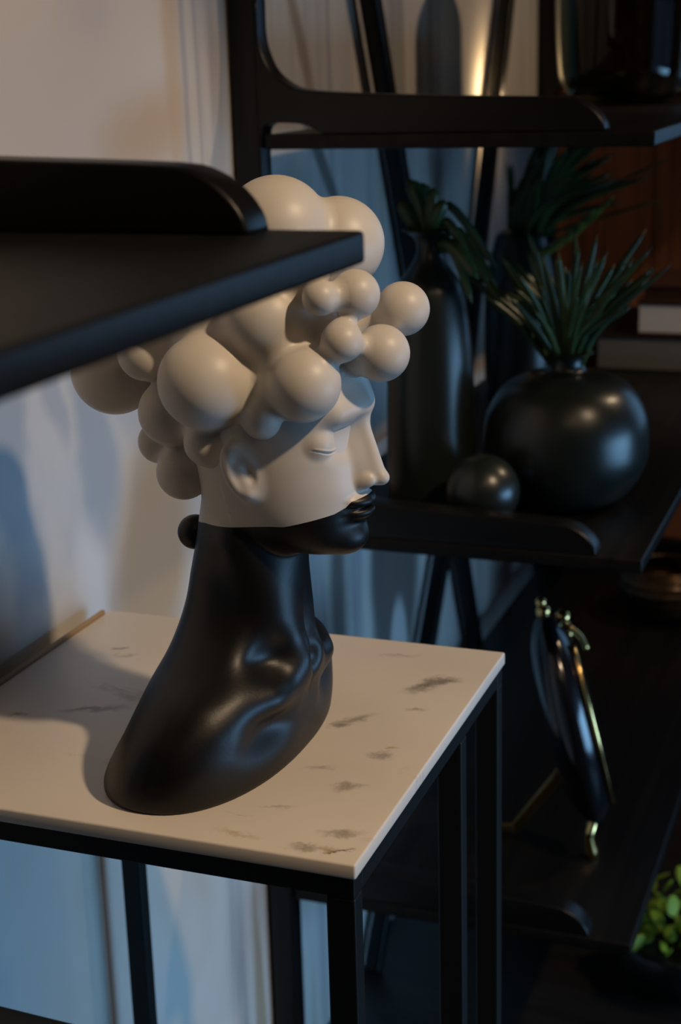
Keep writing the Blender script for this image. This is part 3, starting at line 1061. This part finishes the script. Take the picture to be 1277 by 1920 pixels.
pl = plant('tall_plant', (-1.168, 4.75, -0.56), 'tall blade-leaved plant rising behind the grassy vase')
for i in range(34):
    x = -1.22 + 0.34*R.random()
    z = R.uniform(-0.38, -0.20)
    if i % 6 == 5:
        x, z = R.uniform(-0.95, -0.74), R.uniform(-0.46, -0.30)
    y = 4.75 + R.uniform(-0.20, 0.20)
    x0 = -1.168 + R.uniform(-0.035, 0.05)
    leaf(pl, (x0, 4.75, -0.56), (x0 + (x-x0)*0.40, 4.75+(y-4.75)*0.5, -0.56+(z+0.56)*0.62), (x, y, z), R.uniform(0.013, 0.021), 'leafdark')
leaf(pl, (-1.10, 4.70, -0.60), (-0.98, 4.66, -0.52), (-0.8474, 4.60, -0.4016), 0.018, 'leafpale')
leaf(pl, (-1.12, 4.70, -0.60), (-1.00, 4.64, -0.53), (-0.90, 4.60, -0.44), 0.014, 'leafpale')
leaf(pl, (-1.15, 4.75, -0.56), (-1.19, 4.75, -0.45), (-1.215, 4.75, -0.315), 0.016, 'leafpale')
leaf(pl, (-1.15, 4.75, -0.56), (-0.95, 4.70, -0.42), (-0.70, 4.65, -0.30), 0.007, 'leafdark')
leaf(pl, (-1.15, 4.75, -0.56), (-0.98, 4.70, -0.50), (-0.72, 4.65, -0.42), 0.007, 'leafdark')

# glass vase on the upper shelf
t = thing('glass_vase', W((-0.8762, 4.88, Z1)), 'large smoked glass vase on the upper shelf', 'vase')
pr = spline([(0.10, Z1+0.001), (0.165, Z1+0.018), (0.192, -0.09), (0.205, -0.04), (0.212, 0.10), (0.214, 0.25), (0.212, 0.42)], 5)
pr = [tuple(p) for p in pr]
bm = bmesh.new()
inn = [(r-0.010, z) for r, z in pr[::-1] if z > Z1+0.035]
lathe(bm, (-0.8762, 4.88), pr + inn, 96)
bmesh.ops.recalc_face_normals(bm, faces=bm.faces)
mobj('body', bm, M['glass'], t)

# books
def book(a, b, label, cov, pages, th=0.008):
    t = thing('book', W(((a[0]+b[0])/2, (a[1]+b[1])/2, a[2])), label, 'book', 'books at the far end of the middle shelf')
    boxo('cover', (a[0], a[1], a[2]), (b[0], b[1], a[2]+th), M[cov], t, 0.001)
    boxo('cover', (a[0], a[1], b[2]-th), (b[0], b[1], b[2]), M[cov], t, 0.001)
    boxo('spine', (b[0]-0.008, a[1], a[2]+th), (b[0], b[1], b[2]-th), M[cov], t, 0.0)
    boxo('pages', (a[0]+0.006, a[1]+0.006, a[2]+th), (b[0]-0.008, b[1]-0.004, b[2]-th), M[pages], t, 0.0)
    return t


book((-1.025, 5.27, Z2), (-0.60, 5.86, -0.942), 'thick grey book lying at the bottom of the stack', 'darkcover', 'greypaper')
book((-0.885, 5.27, -0.942), (-0.58, 5.84, -0.815), 'dark red book with white pages, middle of the stack', 'cover', 'paper', 0.016)
book((-0.875, 5.30, -0.815), (-0.60, 5.76, -0.768), 'thin dark red book on top of the stack', 'cover', 'cover')

# bronze bowl on the bottom shelf, far end
t = thing('swirled_bowl', W((-0.78, 5.45, Z3)), 'brown swirled bronze bowl at the far end of the bottom shelf', 'bowl')
pr = spline([(0.07, Z3), (0.13, Z3+0.03), (0.17, Z3+0.10), (0.165, Z3+0.16), (0.13, Z3+0.20)], 6)
pr = [tuple(p) for p in pr]
pr = [(r+0.006*math.sin(k*1.9), z) for k, (r, z) in enumerate(pr)]
bm = bmesh.new()
lathe(bm, (-0.78, 5.45), pr + [(r-0.012, z) for r, z in pr[::-1] if z > Z3+0.04], 56)
mobj('body', bm, M['bronze'], t)

# disc ornament: lens-shaped black body, brass rim, beads and foot
t = thing('disc_ornament', W((-0.69, 3.586, Z3)), 'upright black lens-shaped ornament with brass rim, beads, foot and prop', 'ornament')
Cc = Vector((-0.752, 3.62, -1.65))
ax_long = Vector((0.165, -0.05, -0.57)).normalized()          # towards the foot
ax_thin = ax_long.cross(Vector((-0.185, 0.895, -0.408)))
ax_thin *= 1 if ax_thin.x > 0 else -1
ax_thin.normalize()
ax_thin = (ax_thin - ax_long*ax_thin.dot(ax_long)).normalized()
ax_wide = ax_long.cross(ax_thin).normalized()
RL_, RW_, RT_ = 0.285, 0.17, 0.068
bm = bmesh.new()
q = bmesh.ops.create_uvsphere(bm, u_segments=56, v_segments=32, radius=1.0)
for v in q['verts']:
    c = v.co.copy()
    rr = min(1.0, math.hypot(c.z, c.y))
    p = Cc + ax_long*c.z*RL_ + ax_wide*c.y*RW_ + ax_thin*math.copysign((1-rr**3.2)**0.55, c.x)*RT_
    v.co = W(p)
mobj('body', bm, M['gloss'], t)
rim = []
for k in range(41):
    a = math.radians(-150 + 300*k/40)
    rim.append(Cc + ax_long*math.cos(a)*RL_*0.84 + ax_wide*math.sin(a)*RW_*0.84 + ax_thin*RT_*0.76)
bm = bmesh.new()
tube(bm, rim, 0.0065, 10)
mobj('rim', bm, M['gold'], t)
top = Cc - ax_long*RL_
for d, r, nm in ((0.006, 0.019, 'bead'), (0.030, 0.014, 'bead')):
    bm = bmesh.new()
    ball(bm, top - ax_long*d, r, 4)
    mobj(nm, bm, M['gold'], t)
for d, r in ((0.035, 0.020), (0.012, 0.015)):
    bm = bmesh.new()
    ball(bm, top + ax_thin*0.045 + ax_long*(0.04-d+0.02) - ax_wide*0.02, r, 4)
    mobj('bead', bm, M['gold'], t)
bm = bmesh.new()
tube(bm, spline([top + ax_thin*0.05 + ax_long*0.045, top + ax_thin*0.075 + ax_long*0.08, top + ax_thin*0.085 + ax_long*0.12], 4), 0.008, 10)
mobj('bracket', bm, M['gold'], t)
ft = Cc + ax_long*RL_*0.98
bm = bmesh.new()
tube(bm, [ft + Vector((-0.006, 0, 0.02)), Vector((-0.690, 3.586, Z3+0.055)), Vector((-0.684, 3.584, Z3+0.02)), Vector((-0.684, 3.584, Z3))],
     [0.015, 0.013, 0.019, 0.020], 18)
mobj('foot', bm, M['gold'], t)

# bent brass strap that props the ornament from behind
bm = bmesh.new()
sp_ = [(-0.995, 3.632, Z3+0.014), (-0.906, 3.65, Z3+0.014), (-0.795, 3.665, -1.845), (-0.770, 3.66, -1.800)]
for a, b in zip(sp_, sp_[1:]):
    bar(bm, a, b, 0.012, 0.028, (0.1, -1, 0), 0.002)
mobj('stand', bm, M['brass'], t)

# moss bowl on the floor under the shelf
t = thing('moss_planter', W((-0.56, 4.15, ZF)), 'dark planter of bright green moss on the floor under the shelves', 'plant')
bm = bmesh.new()
lathe(bm, (-0.52, 4.15), [(0.13, ZF), (0.17, ZF+0.02), (0.18, ZF+0.14), (0.17, ZF+0.15), (0.15, ZF+0.14)], 40)
mobj('pot', bm, M['vase'], t)
for i in range(70):
    a, rr = R.uniform(0, 6.28), 0.16*math.sqrt(R.random())
    p = (-0.52 + rr*math.cos(a), 4.15 + rr*math.sin(a), ZF + 0.15 + R.uniform(0.0, 0.19)*(1-(rr/0.2)**2))
    bm = bmesh.new()
    ball(bm, p, R.uniform(0.024, 0.042), 2, (1, R.uniform(0.5, 0.8), 0.16), Matrix.Rotation(R.uniform(0, 6.2), 3, 'Z') @ Matrix.Rotation(R.uniform(-1.0, 1.0), 3, 'X') @ Matrix.Rotation(R.uniform(-1.0, 1.0), 3, 'Y'))
    mobj('leaf', bm, M['moss'], t, False)
